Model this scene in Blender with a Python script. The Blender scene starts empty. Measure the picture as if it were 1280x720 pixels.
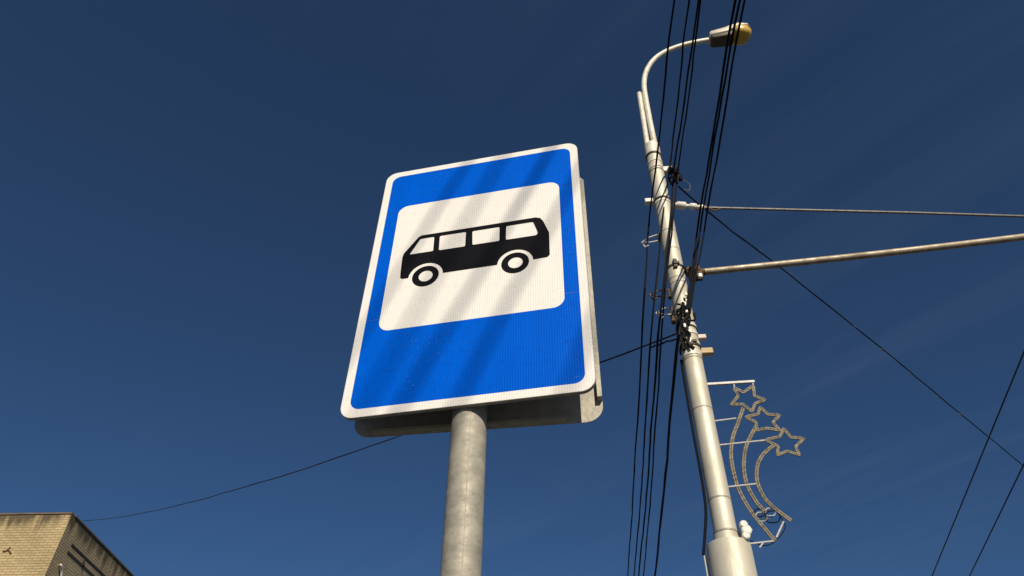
import bpy, bmesh, math, random
from mathutils import Vector, Matrix
from mathutils.geometry import tessellate_polygon

random.seed(7)
scene = bpy.context.scene
COL = scene.collection
RAD = math.radians

# ---------------------------------------------------------------- camera
EYE = Vector((0, 0, 1.6))
PITCH, ROLL, FPX = RAD(42.85), RAD(0.65), 912.35          # focal length in pixels of a 1280 px wide picture
_f = Vector((0, math.cos(PITCH), math.sin(PITCH)))
_u = Vector((0, -math.sin(PITCH), math.cos(PITCH)))
_r = Vector((1, 0, 0))
CR = _r * math.cos(ROLL) + _u * math.sin(ROLL)
CU = -_r * math.sin(ROLL) + _u * math.cos(ROLL)
cam_d = bpy.data.cameras.new('camera')
cam = bpy.data.objects.new('camera', cam_d)
COL.objects.link(cam)
cam_d.sensor_width = 36
cam_d.lens = FPX / 1280 * 36
cam_d.clip_start, cam_d.clip_end = 0.05, 3000
m = Matrix((CR, CU, -_f)).transposed().to_4x4()
m.translation = EYE
cam.matrix_world = m
scene.camera = cam

# ---------------------------------------------------------------- sky, sun, exposure
SUN_AZ, SUN_EL = RAD(12.0), RAD(31.0)                     # azimuth measured from straight behind the camera towards the right
SUN_DIR = Vector((math.sin(SUN_AZ) * math.cos(SUN_EL), -math.cos(SUN_AZ) * math.cos(SUN_EL), math.sin(SUN_EL)))
world = bpy.data.worlds.new('World')
scene.world = world
world.use_nodes = True
wn, wl = world.node_tree.nodes, world.node_tree.links
wn.clear()
sky = wn.new('ShaderNodeTexSky')
sky.sky_type = 'NISHITA'
sky.sun_disc = False
sky.sun_elevation = SUN_EL
sky.sun_rotation = math.atan2(SUN_DIR.x, SUN_DIR.y)
sky.altitude = 300
sky.air_density = 0.8
sky.dust_density = 0.0
sky.ozone_density = 6.0
CLOUD, VEIL, OFF = 0.075, 0.028, (9.3, 3.3)
# thin cirrus: streaked noise on a plane high above
tc = wn.new('ShaderNodeTexCoord')
sep = wn.new('ShaderNodeSeparateXYZ'); wl.new(tc.outputs['Generated'], sep.inputs[0])
mx = wn.new('ShaderNodeMath'); mx.operation = 'MAXIMUM'; mx.inputs[1].default_value = 0.08
wl.new(sep.outputs['Z'], mx.inputs[0])
dv = wn.new('ShaderNodeVectorMath'); dv.operation = 'DIVIDE'
cmb = wn.new('ShaderNodeCombineXYZ')
for k in range(3): wl.new(mx.outputs[0], cmb.inputs[k])
wl.new(tc.outputs['Generated'], dv.inputs[0]); wl.new(cmb.outputs[0], dv.inputs[1])
rotn = wn.new('ShaderNodeVectorRotate'); rotn.rotation_type = 'Z_AXIS'; rotn.inputs['Angle'].default_value = RAD(49)
wl.new(dv.outputs[0], rotn.inputs['Vector'])
mp = wn.new('ShaderNodeMapping'); mp.inputs['Scale'].default_value = (0.55, 4.6, 1.0)
mp.inputs['Location'].default_value = (0.3, 0.0, 0)
wl.new(rotn.outputs[0], mp.inputs['Vector'])
nz = wn.new('ShaderNodeTexNoise'); nz.inputs['Scale'].default_value = 1.0; nz.inputs['Detail'].default_value = 9; nz.inputs['Roughness'].default_value = 0.6
nz.inputs['Distortion'].default_value = 0.6
wl.new(mp.outputs[0], nz.inputs['Vector'])
nb = wn.new('ShaderNodeTexNoise'); nb.inputs['Scale'].default_value = 0.62; nb.inputs['Detail'].default_value = 1
mp2 = wn.new('ShaderNodeMapping'); mp2.inputs['Location'].default_value = (*OFF, 0)
wl.new(dv.outputs[0], mp2.inputs['Vector']); wl.new(mp2.outputs[0], nb.inputs['Vector'])
r1 = wn.new('ShaderNodeMapRange'); r1.inputs[1].default_value = 0.46; r1.inputs[2].default_value = 0.8
wl.new(nz.outputs['Fac'], r1.inputs[0])
r2 = wn.new('ShaderNodeMapRange'); r2.inputs[1].default_value = 0.42; r2.inputs[2].default_value = 0.66
wl.new(nb.outputs['Fac'], r2.inputs[0])
mul = wn.new('ShaderNodeMath'); mul.operation = 'MULTIPLY'
wl.new(r1.outputs[0], mul.inputs[0]); wl.new(r2.outputs[0], mul.inputs[1])
mul2 = wn.new('ShaderNodeMath'); mul2.operation = 'MULTIPLY_ADD'; mul2.inputs[1].default_value = CLOUD; mul2.inputs[2].default_value = VEIL
wl.new(mul.outputs[0], mul2.inputs[0])
mixc = wn.new('ShaderNodeMix'); mixc.data_type = 'RGBA'
wl.new(mul2.outputs[0], mixc.inputs['Factor'])
hsv = wn.new('ShaderNodeHueSaturation'); hsv.inputs['Saturation'].default_value = 1.10
wl.new(sky.outputs[0], hsv.inputs['Color'])
wl.new(hsv.outputs[0], mixc.inputs['A'])
mixc.inputs['B'].default_value = (4.6, 6.0, 7.8, 1)
bg = wn.new('ShaderNodeBackground'); bg.inputs['Strength'].default_value = 0.051
wl.new(mixc.outputs['Result'], bg.inputs['Color'])
wo = wn.new('ShaderNodeOutputWorld'); wl.new(bg.outputs[0], wo.inputs['Surface'])

sun_d = bpy.data.lights.new('sun', 'SUN')
sun_d.energy = 5.0
sun_d.angle = RAD(0.46)
sun_d.color = (1.0, 0.88, 0.69)
sun = bpy.data.objects.new('sun', sun_d)
COL.objects.link(sun)
sun.rotation_euler = SUN_DIR.to_track_quat('Z', 'Y').to_euler()
sun.location = (5, -20, 15)

vs = scene.view_settings
vs.view_transform = 'Standard'; vs.look = 'None'; vs.exposure = 0.1; vs.gamma = 1.0
vs.use_curve_mapping = False
scene.render.resolution_x, scene.render.resolution_y = 1024, 576

# ---------------------------------------------------------------- helpers
def ray(x, y):
    return CR * ((x - 640) / FPX) - CU * ((y - 360) / FPX) + _f
def at_z(x, y, z):                     # where the pixel's ray meets the height z
    d = ray(x, y); return EYE + d * ((z - EYE.z) / d.z)
def at_plane(x, y, p0, n):
    d = ray(x, y); return EYE + d * ((p0 - EYE).dot(n) / d.dot(n))

def props(o, label=None, cat=None, group=None, kind=None):
    if label: o['label'] = label
    if cat: o['category'] = cat
    if group: o['group'] = group
    if kind: o['kind'] = kind
    return o
def thing(name, loc, label, cat, group=None):
    o = bpy.data.objects.new(name, None); COL.objects.link(o)
    o.location = loc; o.empty_display_size = 0.1
    return props(o, label, cat, group)
def world_loc(o):
    p = Vector((0, 0, 0))
    while o is not None:
        p += o.location; o = o.parent
    return p
def obj(name, bm, mat, parent=None, smooth=False, origin=None, sharp=35):
    """link a bmesh given in world coordinates as one object under its parent"""
    me = bpy.data.meshes.new(name)
    org = Vector(origin) if origin is not None else None
    if org is None:
        lo = Vector((min(v.co[k] for v in bm.verts) for k in range(3)))
        hi = Vector((max(v.co[k] for v in bm.verts) for k in range(3)))
        org = (lo + hi) / 2; org.z = lo.z
    bmesh.ops.translate(bm, verts=bm.verts, vec=-org)
    bmesh.ops.recalc_face_normals(bm, faces=bm.faces)
    if smooth:
        for f in bm.faces: f.smooth = True
        for e in bm.edges:
            if len(e.link_faces) == 2 and e.calc_face_angle(0) > RAD(sharp): e.smooth = False
    bm.to_mesh(me); bm.free()
    o = bpy.data.objects.new(name, me); COL.objects.link(o)
    if isinstance(mat, (list, tuple)):
        for q in mat: me.materials.append(q)
    else: me.materials.append(mat)
    if parent is not None:
        o.parent = parent
        o.location = org - world_loc(parent)
    else: o.location = org
    return o
def frame_of(d, hint=Vector((0, 0, 1))):
    d = d.normalized()
    if abs(d.dot(hint)) > 0.97: hint = Vector((0, 1, 0)) if abs(d.y) < 0.9 else Vector((1, 0, 0))
    a = hint.cross(d).normalized(); return a, d.cross(a)
def tube(bm, pts, r, n=10, caps=True, closed=False):
    pts = [Vector(p) for p in pts]; N = len(pts)
    rs = r if isinstance(r, (list, tuple)) else [r] * N
    rings = []; a = None
    for i, p in enumerate(pts):
        if closed: d = pts[(i + 1) % N] - pts[i - 1]
        else: d = pts[min(i + 1, N - 1)] - pts[max(i - 1, 0)]
        d.normalize()
        if a is None: a, b = frame_of(d)
        else:
            a = (a - d * a.dot(d)).normalized(); b = d.cross(a)
        rings.append([bm.verts.new(p + (a * math.cos(t) + b * math.sin(t)) * rs[i]) for t in [2 * math.pi * k / n for k in range(n)]])
    for i in range(N if closed else N - 1):
        A, B = rings[i], rings[(i + 1) % N]
        for k in range(n): bm.faces.new((A[k], A[(k + 1) % n], B[(k + 1) % n], B[k]))
    if caps and not closed:
        bm.faces.new(rings[0]); bm.faces.new(rings[-1])
def box(bm, c, ax, ay, az, sx, sy, sz):
    """box with centre c, unit axes and full sizes"""
    c = Vector(c); vs_ = []
    for i in (-.5, .5):
        for j in (-.5, .5):
            for k in (-.5, .5): vs_.append(bm.verts.new(c + ax * (i * sx) + ay * (j * sy) + az * (k * sz)))
    for f in ((0, 1, 3, 2), (4, 6, 7, 5), (0, 4, 5, 1), (2, 3, 7, 6), (0, 2, 6, 4), (1, 5, 7, 3)):
        bm.faces.new([vs_[q] for q in f])
def bevel(bm, w, seg=2):
    bmesh.ops.bevel(bm, geom=list(bm.edges), offset=w, segments=seg, profile=0.5, affect='EDGES', clamp_overlap=True)
def lathe(bm, c, axis, prof, n=24):
    """prof: list of (distance along axis, radius)"""
    c = Vector(c); axis = axis.normalized(); a, b = frame_of(axis); rings = []
    for h, r in prof:
        rings.append([bm.verts.new(c + axis * h + (a * math.cos(2 * math.pi * k / n) + b * math.sin(2 * math.pi * k / n)) * r) for k in range(n)])
    for A, B in zip(rings, rings[1:]):
        for k in range(n): bm.faces.new((A[k], A[(k + 1) % n], B[(k + 1) % n], B[k]))
    bm.faces.new(rings[0]); bm.faces.new(rings[-1])
def slab(bm, loops, place, t0, t1):
    """flat shape from an outline and its holes, between the depths t0 and t1; place(u, v, t) gives a world point"""
    tess = tessellate_polygon([[Vector((u, v, 0)) for u, v in L] for L in loops])
    flat = [p for L in loops for p in L]
    top = [bm.verts.new(place(u, v, t0)) for u, v in flat]
    bot = [bm.verts.new(place(u, v, t1)) for u, v in flat]
    for tri in tess:
        try:
            bm.faces.new([top[k] for k in tri]); bm.faces.new([bot[k] for k in reversed(tri)])
        except ValueError: pass
    o = 0
    for L in loops:
        n = len(L)
        for k in range(n):
            i, j = o + k, o + (k + 1) % n
            bm.faces.new((top[i], top[j], bot[j], bot[i]))
        o += n
def rrect(u0, v0, u1, v1, r, n=8):
    out = []
    for cx, cy, a0 in ((u1 - r, v1 - r, 0), (u0 + r, v1 - r, 90), (u0 + r, v0 + r, 180), (u1 - r, v0 + r, 270)):
        for k in range(n + 1):
            a = RAD(a0 + 90 * k / n); out.append((cx + r * math.cos(a), cy + r * math.sin(a)))
    return out
def circle(u, v, r, n=36):
    return [(u + r * math.cos(2 * math.pi * k / n), v + r * math.sin(2 * math.pi * k / n)) for k in range(n)]
def smooth_path(pts, k=6):
    """Catmull-Rom through the points"""
    P = [Vector(p) for p in pts]; P = [P[0] * 2 - P[1]] + P + [P[-1] * 2 - P[-2]]; out = []
    for i in range(1, len(P) - 2):
        for s in range(k):
            t = s / k
            out.append(0.5 * (2 * P[i] + (P[i + 1] - P[i - 1]) * t + (2 * P[i - 1] - 5 * P[i] + 4 * P[i + 1] - P[i + 2]) * t * t
                              + (3 * P[i] - P[i - 1] - 3 * P[i + 1] + P[i + 2]) * t ** 3))
    out.append(P[-2].copy()); return out
def sag_path(a, b, sag, n=24):
    return [a.lerp(b, k / n) - Vector((0, 0, sag * 4 * (k / n) * (1 - k / n))) for k in range(n + 1)]

# ---------------------------------------------------------------- materials
def mat(name, col, rough=0.6, metal=0.0, spec=0.5, var=0.0, scale=8.0, col2=None, bump=0.0, bscale=40.0, stretch=(1, 1, 1), rvar=0.0, coat=0.0, detail=5, lo=0.35, hi=0.7):
    mm = bpy.data.materials.new(name); mm.use_nodes = True
    N, L = mm.node_tree.nodes, mm.node_tree.links
    b = N['Principled BSDF']
    b.inputs['Base Color'].default_value = (*col, 1); b.inputs['Roughness'].default_value = rough
    b.inputs['Metallic'].default_value = metal; b.inputs['Specular IOR Level'].default_value = spec
    b.inputs['Coat Weight'].default_value = coat
    t = N.new('ShaderNodeTexCoord'); mpn = N.new('ShaderNodeMapping'); mpn.inputs['Scale'].default_value = stretch
    L.new(t.outputs['Object'], mpn.inputs['Vector'])
    if var > 0 or col2:
        c2 = col2 or tuple(c * (1 - var) for c in col)
        n = N.new('ShaderNodeTexNoise'); n.inputs['Scale'].default_value = scale; n.inputs['Detail'].default_value = detail
        n.inputs['Roughness'].default_value = 0.65
        L.new(mpn.outputs[0], n.inputs['Vector'])
        mr = N.new('ShaderNodeMapRange'); mr.inputs[1].default_value = lo; mr.inputs[2].default_value = hi
        L.new(n.outputs['Fac'], mr.inputs[0])
        mix = N.new('ShaderNodeMix'); mix.data_type = 'RGBA'
        mix.inputs['A'].default_value = (*col, 1); mix.inputs['B'].default_value = (*c2, 1)
        L.new(mr.outputs[0], mix.inputs['Factor']); L.new(mix.outputs['Result'], b.inputs['Base Color'])
        if rvar:
            rr = N.new('ShaderNodeMapRange'); rr.inputs[3].default_value = rough; rr.inputs[4].default_value = rough + rvar
            L.new(mr.outputs[0], rr.inputs[0]); L.new(rr.outputs[0], b.inputs['Roughness'])
    if bump > 0:
        nb_ = N.new('ShaderNodeTexNoise'); nb_.inputs['Scale'].default_value = bscale; nb_.inputs['Detail'].default_value = 6
        L.new(mpn.outputs[0], nb_.inputs['Vector'])
        bp = N.new('ShaderNodeBump'); bp.inputs['Strength'].default_value = bump; bp.inputs['Distance'].default_value = 0.01
        L.new(nb_.outputs['Fac'], bp.inputs['Height']); L.new(bp.outputs[0], b.inputs['Normal'])
    return mm

def sheeting(name, col, cell=0.0062, depth=0.10, mottle=0.06, rough=0.38):
    """prismatic reflective film: fine upright ribs, faint scuffs"""
    mm = bpy.data.materials.new(name); mm.use_nodes = True
    N, L = mm.node_tree.nodes, mm.node_tree.links
    b = N['Principled BSDF']; b.inputs['Roughness'].default_value = rough; b.inputs['Specular IOR Level'].default_value = 0.05
    t = N.new('ShaderNodeTexCoord')
    w = N.new('ShaderNodeTexWave'); w.wave_type = 'BANDS'; w.bands_direction = 'X'; w.wave_profile = 'SIN'
    w.inputs['Scale'].default_value = math.pi / 10 / cell
    w.inputs['Distortion'].default_value = 0.4; w.inputs['Detail'].default_value = 1; w.inputs['Detail Scale'].default_value = 3
    L.new(t.outputs['Object'], w.inputs['Vector'])
    w2 = N.new('ShaderNodeTexWave'); w2.wave_type = 'BANDS'; w2.bands_direction = 'Z'
    w2.inputs['Scale'].default_value = math.pi / 10 / (cell * 1.5); w2.inputs['Distortion'].default_value = 0.6
    L.new(t.outputs['Object'], w2.inputs['Vector'])
    n = N.new('ShaderNodeTexNoise'); n.inputs['Scale'].default_value = 9; n.inputs['Detail'].default_value = 7
    md = N.new('ShaderNodeMapping'); md.inputs['Scale'].default_value = (1.5, 1, .28)
    L.new(t.outputs['Object'], md.inputs['Vector']); L.new(md.outputs[0], n.inputs['Vector'])
    n2 = N.new('ShaderNodeTexNoise'); n2.inputs['Scale'].default_value = 60; n2.inputs['Detail'].default_value = 3
    L.new(t.outputs['Object'], n2.inputs['Vector'])
    def rng(src, a, bb, lo, hi):
        r_ = N.new('ShaderNodeMapRange'); r_.inputs[1].default_value = a; r_.inputs[2].default_value = bb
        r_.inputs[3].default_value = lo; r_.inputs[4].default_value = hi; L.new(src, r_.inputs[0]); return r_.outputs[0]
    def mul_(x, y):
        q = N.new('ShaderNodeMath'); q.operation = 'MULTIPLY'; L.new(x, q.inputs[0]); L.new(y, q.inputs[1]); return q.outputs[0]
    v = mul_(rng(w.outputs['Fac'], 0, 1, 1 - depth, 1), rng(w2.outputs['Fac'], 0, 1, 1 - depth * .35, 1))
    v = mul_(v, rng(n.outputs['Fac'], .3, .7, 1 - mottle, 1))
    v = mul_(v, rng(n2.outputs['Fac'], .25, .45, 1 - mottle * 1.4, 1))
    vm = N.new('ShaderNodeVectorMath'); vm.operation = 'SCALE'; vm.inputs[0].default_value = col
    L.new(v, vm.inputs['Scale'])
    # a few pale scratches
    ms = N.new('ShaderNodeMapping'); ms.inputs['Scale'].default_value = (6, 6, 40); ms.inputs['Rotation'].default_value = (0, 0.35, 0)
    L.new(t.outputs['Object'], ms.inputs['Vector'])
    n3 = N.new('ShaderNodeTexNoise'); n3.inputs['Scale'].default_value = 1.6; n3.inputs['Detail'].default_value = 8; n3.inputs['Roughness'].default_value = 0.75
    L.new(ms.outputs[0], n3.inputs['Vector'])
    mix = N.new('ShaderNodeMix'); mix.data_type = 'RGBA'
    L.new(rng(n3.outputs['Fac'], .66, .78, 0, .5), mix.inputs['Factor']); L.new(vm.outputs[0], mix.inputs['A'])
    mix.inputs['B'].default_value = (.6, .62, .62, 1)
    # dust specks gathered in loose patches
    n4 = N.new('ShaderNodeTexNoise'); n4.inputs['Scale'].default_value = 170; n4.inputs['Detail'].default_value = 2
    n5 = N.new('ShaderNodeTexNoise'); n5.inputs['Scale'].default_value = 5.5; n5.inputs['Detail'].default_value = 3
    L.new(t.outputs['Object'], n4.inputs['Vector']); L.new(t.outputs['Object'], n5.inputs['Vector'])
    sp_ = mul_(rng(n4.outputs['Fac'], .64, .74, 0, .20), rng(n5.outputs['Fac'], .52, .66, .12, 1))
    mix2 = N.new('ShaderNodeMix'); mix2.data_type = 'RGBA'; L.new(sp_, mix2.inputs['Factor'])
    L.new(mix.outputs['Result'], mix2.inputs['A']); mix2.inputs['B'].default_value = (.42, .42, .40, 1)
    L.new(mix2.outputs['Result'], b.inputs['Base Color'])
    bp = N.new('ShaderNodeBump'); bp.inputs['Strength'].default_value = 0.12; bp.inputs['Distance'].default_value = 0.002
    L.new(w.outputs['Fac'], bp.inputs['Height']); L.new(bp.outputs[0], b.inputs['Normal'])
    return mm

def brick_mat(name, axis, c1, c2, mortar, top):
    """small pale bricks in running bond with dark run-off stains below the roof edge"""
    mm = bpy.data.materials.new(name); mm.use_nodes = True
    N, L = mm.node_tree.nodes, mm.node_tree.links
    b = N['Principled BSDF']; b.inputs['Roughness'].default_value = 0.85; b.inputs['Specular IOR Level'].default_value = 0.2
    g = N.new('ShaderNodeNewGeometry'); s = N.new('ShaderNodeSeparateXYZ'); L.new(g.outputs['Position'], s.inputs[0])
    dt = N.new('ShaderNodeVectorMath'); dt.operation = 'DOT_PRODUCT'; dt.inputs[1].default_value = axis
    L.new(g.outputs['Position'], dt.inputs[0])
    cb = N.new('ShaderNodeCombineXYZ'); L.new(dt.outputs['Value'], cb.inputs[0]); L.new(s.outputs['Z'], cb.inputs[1])
    br = N.new('ShaderNodeTexBrick'); br.offset = 0.5
    br.inputs['Color1'].default_value = (*c1, 1); br.inputs['Color2'].default_value = (*c2, 1); br.inputs['Mortar'].default_value = (*mortar, 1)
    br.inputs['Scale'].default_value = 1.0; br.inputs['Brick Width'].default_value = 0.26; br.inputs['Row Height'].default_value = 0.082
    br.inputs['Mortar Size'].default_value = 0.011; br.inputs['Mortar Smooth'].default_value = 0.15; br.inputs['Bias'].default_value = -0.2
    L.new(cb.outputs[0], br.inputs['Vector'])
    # tonal drift
    n = N.new('ShaderNodeTexNoise'); n.inputs['Scale'].default_value = 0.9; n.inputs['Detail'].default_value = 6; L.new(cb.outputs[0], n.inputs['Vector'])
    r_ = N.new('ShaderNodeMapRange'); r_.inputs[1].default_value = .3; r_.inputs[2].default_value = .7; r_.inputs[3].default_value = .78; r_.inputs[4].default_value = 1.05
    L.new(n.outputs['Fac'], r_.inputs[0])
    vm = N.new('ShaderNodeVectorMath'); vm.operation = 'SCALE'; L.new(br.outputs['Color'], vm.inputs[0]); L.new(r_.outputs[0], vm.inputs['Scale'])
    # stains running down from the coping
    mpn = N.new('ShaderNodeMapping'); mpn.inputs['Scale'].default_value = (2.6, 0.35, 1); L.new(cb.outputs[0], mpn.inputs['Vector'])
    n2 = N.new('ShaderNodeTexNoise'); n2.inputs['Scale'].default_value = 1.0; n2.inputs['Detail'].default_value = 5; L.new(mpn.outputs[0], n2.inputs['Vector'])
    sb = N.new('ShaderNodeMath'); sb.operation = 'SUBTRACT'; sb.inputs[0].default_value = top; L.new(s.outputs['Z'], sb.inputs[1])
    r2_ = N.new('ShaderNodeMapRange'); r2_.inputs[1].default_value = 0.0; r2_.inputs[2].default_value = 1.1; r2_.inputs[3].default_value = 0.24; r2_.inputs[4].default_value = -0.22
    L.new(sb.outputs[0], r2_.inputs[0])
    ad = N.new('ShaderNodeMath'); ad.operation = 'ADD'; L.new(n2.outputs['Fac'], ad.inputs[0]); L.new(r2_.outputs[0], ad.inputs[1])
    r3_ = N.new('ShaderNodeMapRange'); r3_.inputs[1].default_value = .54; r3_.inputs[2].default_value = .70; r3_.inputs[3].default_value = 0; r3_.inputs[4].default_value = .85
    L.new(ad.outputs[0], r3_.inputs[0])
    mix = N.new('ShaderNodeMix'); mix.data_type = 'RGBA'; L.new(r3_.outputs[0], mix.inputs['Factor']); L.new(vm.outputs[0], mix.inputs['A'])
    mix.inputs['B'].default_value = (.055, .045, .032, 1)
    L.new(mix.outputs['Result'], b.inputs['Base Color'])
    bp = N.new('ShaderNodeBump'); bp.inputs['Strength'].default_value = 0.6; bp.inputs['Distance'].default_value = 0.012; bp.invert = True
    L.new(br.outputs['Fac'], bp.inputs['Height']); L.new(bp.outputs[0], b.inputs['Normal'])
    return mm

M = {
    'film_white': sheeting('white_reflective_film', (.80, .785, .77)),
    'film_blue': sheeting('blue_reflective_film', (.0, .100, .64), depth=.09, mottle=.12, rough=.34),
    'ink': mat('black_print', (.006, .006, .009), .6, spec=.05, var=.3, scale=30),
    'galv': mat('galvanised_steel', (.42, .41, .375), .55, .25, col2=(.29, .285, .26), scale=26, bump=.12, bscale=120, rvar=.15),
    'galv_pole': mat('weathered_galvanised_tube', (.36, .34, .285), .55, .12, col2=(.22, .21, .18), scale=24, stretch=(1.0, 1.0, 1.6), bump=.10, bscale=60, rvar=.15, detail=9, lo=.38, hi=.66),
    'galv_old': mat('rough_zinc_back', (.43, .405, .345), .6, .05, col2=(.30, .28, .24), scale=34, bump=.25, bscale=90),
    'rust': mat('rust_seam', (.33, .27, .19), .8, col2=(.46, .43, .37), scale=60, bump=.2),
    'alu': mat('aluminium_paint', (.55, .525, .445), .56, .30, col2=(.40, .365, .285), scale=8, stretch=(1, 1, .3), bump=.09, bscale=26, rvar=.15, detail=10, lo=.44, hi=.68),
    'alu_light': mat('pale_aluminium_paint', (.66, .635, .56), .52, .10, col2=(.46, .42, .34), scale=11, bump=.08, bscale=40, detail=10, lo=.44, hi=.68),
    'alu_dirty': mat('grimy_seam_paint', (.22, .20, .165), .65, .1, col2=(.40, .37, .31), scale=40),
    'steel_dark': mat('dark_steel', (.030, .028, .026), .6, .3, col2=(.06, .045, .03), scale=30),
    'rusty_steel': mat('rusty_steel', (.075, .045, .028), .75, .1, col2=(.12, .06, .03), scale=40, bump=.3, bscale=80),
    'boom': mat('worn_brown_tube', (.40, .35, .275), .45, .35, col2=(.20, .16, .115), scale=9, stretch=(1, 1, 1), bump=.1, bscale=60, rvar=.2),
    'cable': mat('black_cable_sheath', (.0045, .0045, .006), .6, spec=.15, var=.5, scale=14),
    'cable_old': mat('faded_cable_sheath', (.012, .013, .017), .6, spec=.2, var=.5, scale=9),
    'strand': mat('steel_strand', (.20, .195, .19), .5, .5, var=.5, scale=25),
    'copper': mat('dull_contact_wire', (.035, .030, .028), .5, .5, var=.3),
    'ceramic': mat('white_ceramic', (.80, .77, .70), .3, var=.2, scale=20),
    'plastic_white': mat('white_plastic', (.66, .645, .60), .5, spec=.3, var=.12, scale=15),
    'plastic_pink': mat('pale_pinkish_block', (.62, .52, .46), .6, var=.3, scale=25),
    'wood': mat('weathered_timber', (.52, .40, .23), .7, col2=(.34, .25, .14), scale=14, stretch=(1, 1, 6), bump=.2),
    'rope': mat('dusty_rope_light', (.27, .235, .17), .55, col2=(.10, .085, .065), scale=55, bump=.2, bscale=70, lo=.42, hi=.6),
    'frame_rust': mat('rusty_ornament_frame', (.17, .105, .055), .8, col2=(.09, .05, .03), scale=50),
    'rod_white': mat('white_painted_rod', (.50, .50, .51), .5, col2=(.34, .33, .32), scale=25),
    'lamp_shell': mat('lamp_housing_paint', (.68, .62, .52), .5, .1, col2=(.45, .40, .32), scale=14),
    'lamp_under': mat('lamp_housing_underside', (.08, .06, .042), .6, col2=(.05, .04, .03), scale=20),
    'asphalt': mat('asphalt', (.050, .050, .052), .9, col2=(.075, .073, .07), scale=1.5, bump=.5, bscale=160),
    'paving': mat('pavement_asphalt', (.075, .073, .07), .9, col2=(.05, .05, .05), scale=2.2, bump=.5, bscale=120),
    'kerb': mat('kerb_concrete', (.36, .345, .32), .85, col2=(.26, .25, .23), scale=5, bump=.3),
    'paint': mat('road_paint', (.74, .73, .70), .7, col2=(.4, .39, .38), scale=12, lo=.5, hi=.75),
    'soil': mat('dry_ground', (.085, .075, .055), .95, col2=(.05, .06, .03), scale=.35, bump=.6, bscale=20),
    'roof_metal': mat('brown_coping_sheet', (.17, .115, .08), .6, .2, col2=(.10, .075, .055), scale=2),
    'roofing': mat('bitumen_roofing', (.06, .06, .06), .9, var=.3),
    'wframe': mat('window_frame_paint', (.68, .66, .61), .5, var=.2),
    'pvc': mat('pale_pipe', (.66, .62, .56), .5, var=.25, scale=10),
    'dish': mat('grey_dish_paint', (.32, .32, .31), .5, var=.25, scale=12),
}
def glass_mat():
    mm = bpy.data.materials.new('window_glass'); mm.use_nodes = True
    b = mm.node_tree.nodes['Principled BSDF']
    b.inputs['Base Color'].default_value = (.03, .035, .04, 1); b.inputs['Roughness'].default_value = .06
    return mm
M['glass'] = glass_mat()
def lens_mat():
    mm = bpy.data.materials.new('yellowed_lamp_lens'); mm.use_nodes = True
    b = mm.node_tree.nodes['Principled BSDF']
    b.inputs['Base Color'].default_value = (.60, .40, .09, 1); b.inputs['Roughness'].default_value = .3
    b.inputs['Subsurface Weight'].default_value = .35; b.inputs['Subsurface Radius'].default_value = (.05, .04, .015)
    b.inputs['Subsurface Scale'].default_value = 0.5
    return mm
M['lens'] = lens_mat()

# ---------------------------------------------------------------- ground, road, pavement
ST = RAD(4.5)                                            # street azimuth
SD = Vector((math.sin(ST), math.cos(ST), 0)); SX = Vector((math.cos(ST), -math.sin(ST), 0)); UP = Vector((0, 0, 1))
def strip(name, x0, x1, y0, y1, z0, z1, mt, kind='structure'):
    bm = bmesh.new()
    box(bm, SX * ((x0 + x1) / 2) + SD * ((y0 + y1) / 2) + UP * ((z0 + z1) / 2), SX, SD, UP, x1 - x0, y1 - y0, z1 - z0)
    return props(obj(name, bm, mt), kind=kind)
bm = bmesh.new(); S_ = 1500
bm.faces.new([bm.verts.new(p) for p in ((-S_, -S_, -.14), (S_, -S_, -.14), (S_, S_, -.14), (-S_, S_, -.14))])
props(obj('ground', bm, M['soil']), kind='structure')
strip('pavement', -4.5, 2.35, -60, 90, -.3, 0, M['paving'])
road = strip('road', 2.55, 13.5, -60, 90, -.3, -.12, M['asphalt'])
for k in range(24):
    bm = bmesh.new()
    box(bm, SX * 7.9 + SD * (-34 + k * 5) + UP * -.1175, SX, SD, UP, .12, 2.0, .003)
    obj('lane_marking', bm, M['paint'], road)
kerb = bpy.data.objects.new('kerb', None); COL.objects.link(kerb); kerb.location = (2.45, 0, -.12); kerb['kind'] = 'structure'
for k in range(60):
    bm = bmesh.new(); box(bm, SX * 2.45 + SD * (-25 + k) + UP * -.09, SX, SD, UP, .15, .99, .24); bevel(bm, .012, 1)
    obj('kerb_stone', bm, M['kerb'], kerb)

# ---------------------------------------------------------------- bus stop sign
SC = EYE + Vector((-0.10636, 1.37776, 0.91961))           # middle of the lower edge of the front panel
SU = Vector((0.97434, -0.22507, -0.0041)).normalized()
SB = SU.cross(Vector((0.0036, -0.0026, 1.0))).normalized()
if SB.y < 0: SB = -SB
SV = SB.cross(SU).normalized()
if SV.z < 0: SV = -SV
def on_sign(u, v, t):                                     # t: depth behind the printed face
    return SC + SU * u + SV * v + SB * t
pole_axis = SC + SB * 0.0545
base = Vector((pole_axis.x, pole_axis.y, 0))
sign = thing('bus_stop_sign', base, 'blue and white bus stop sign on a grey galvanised tube post', 'road sign')

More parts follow.
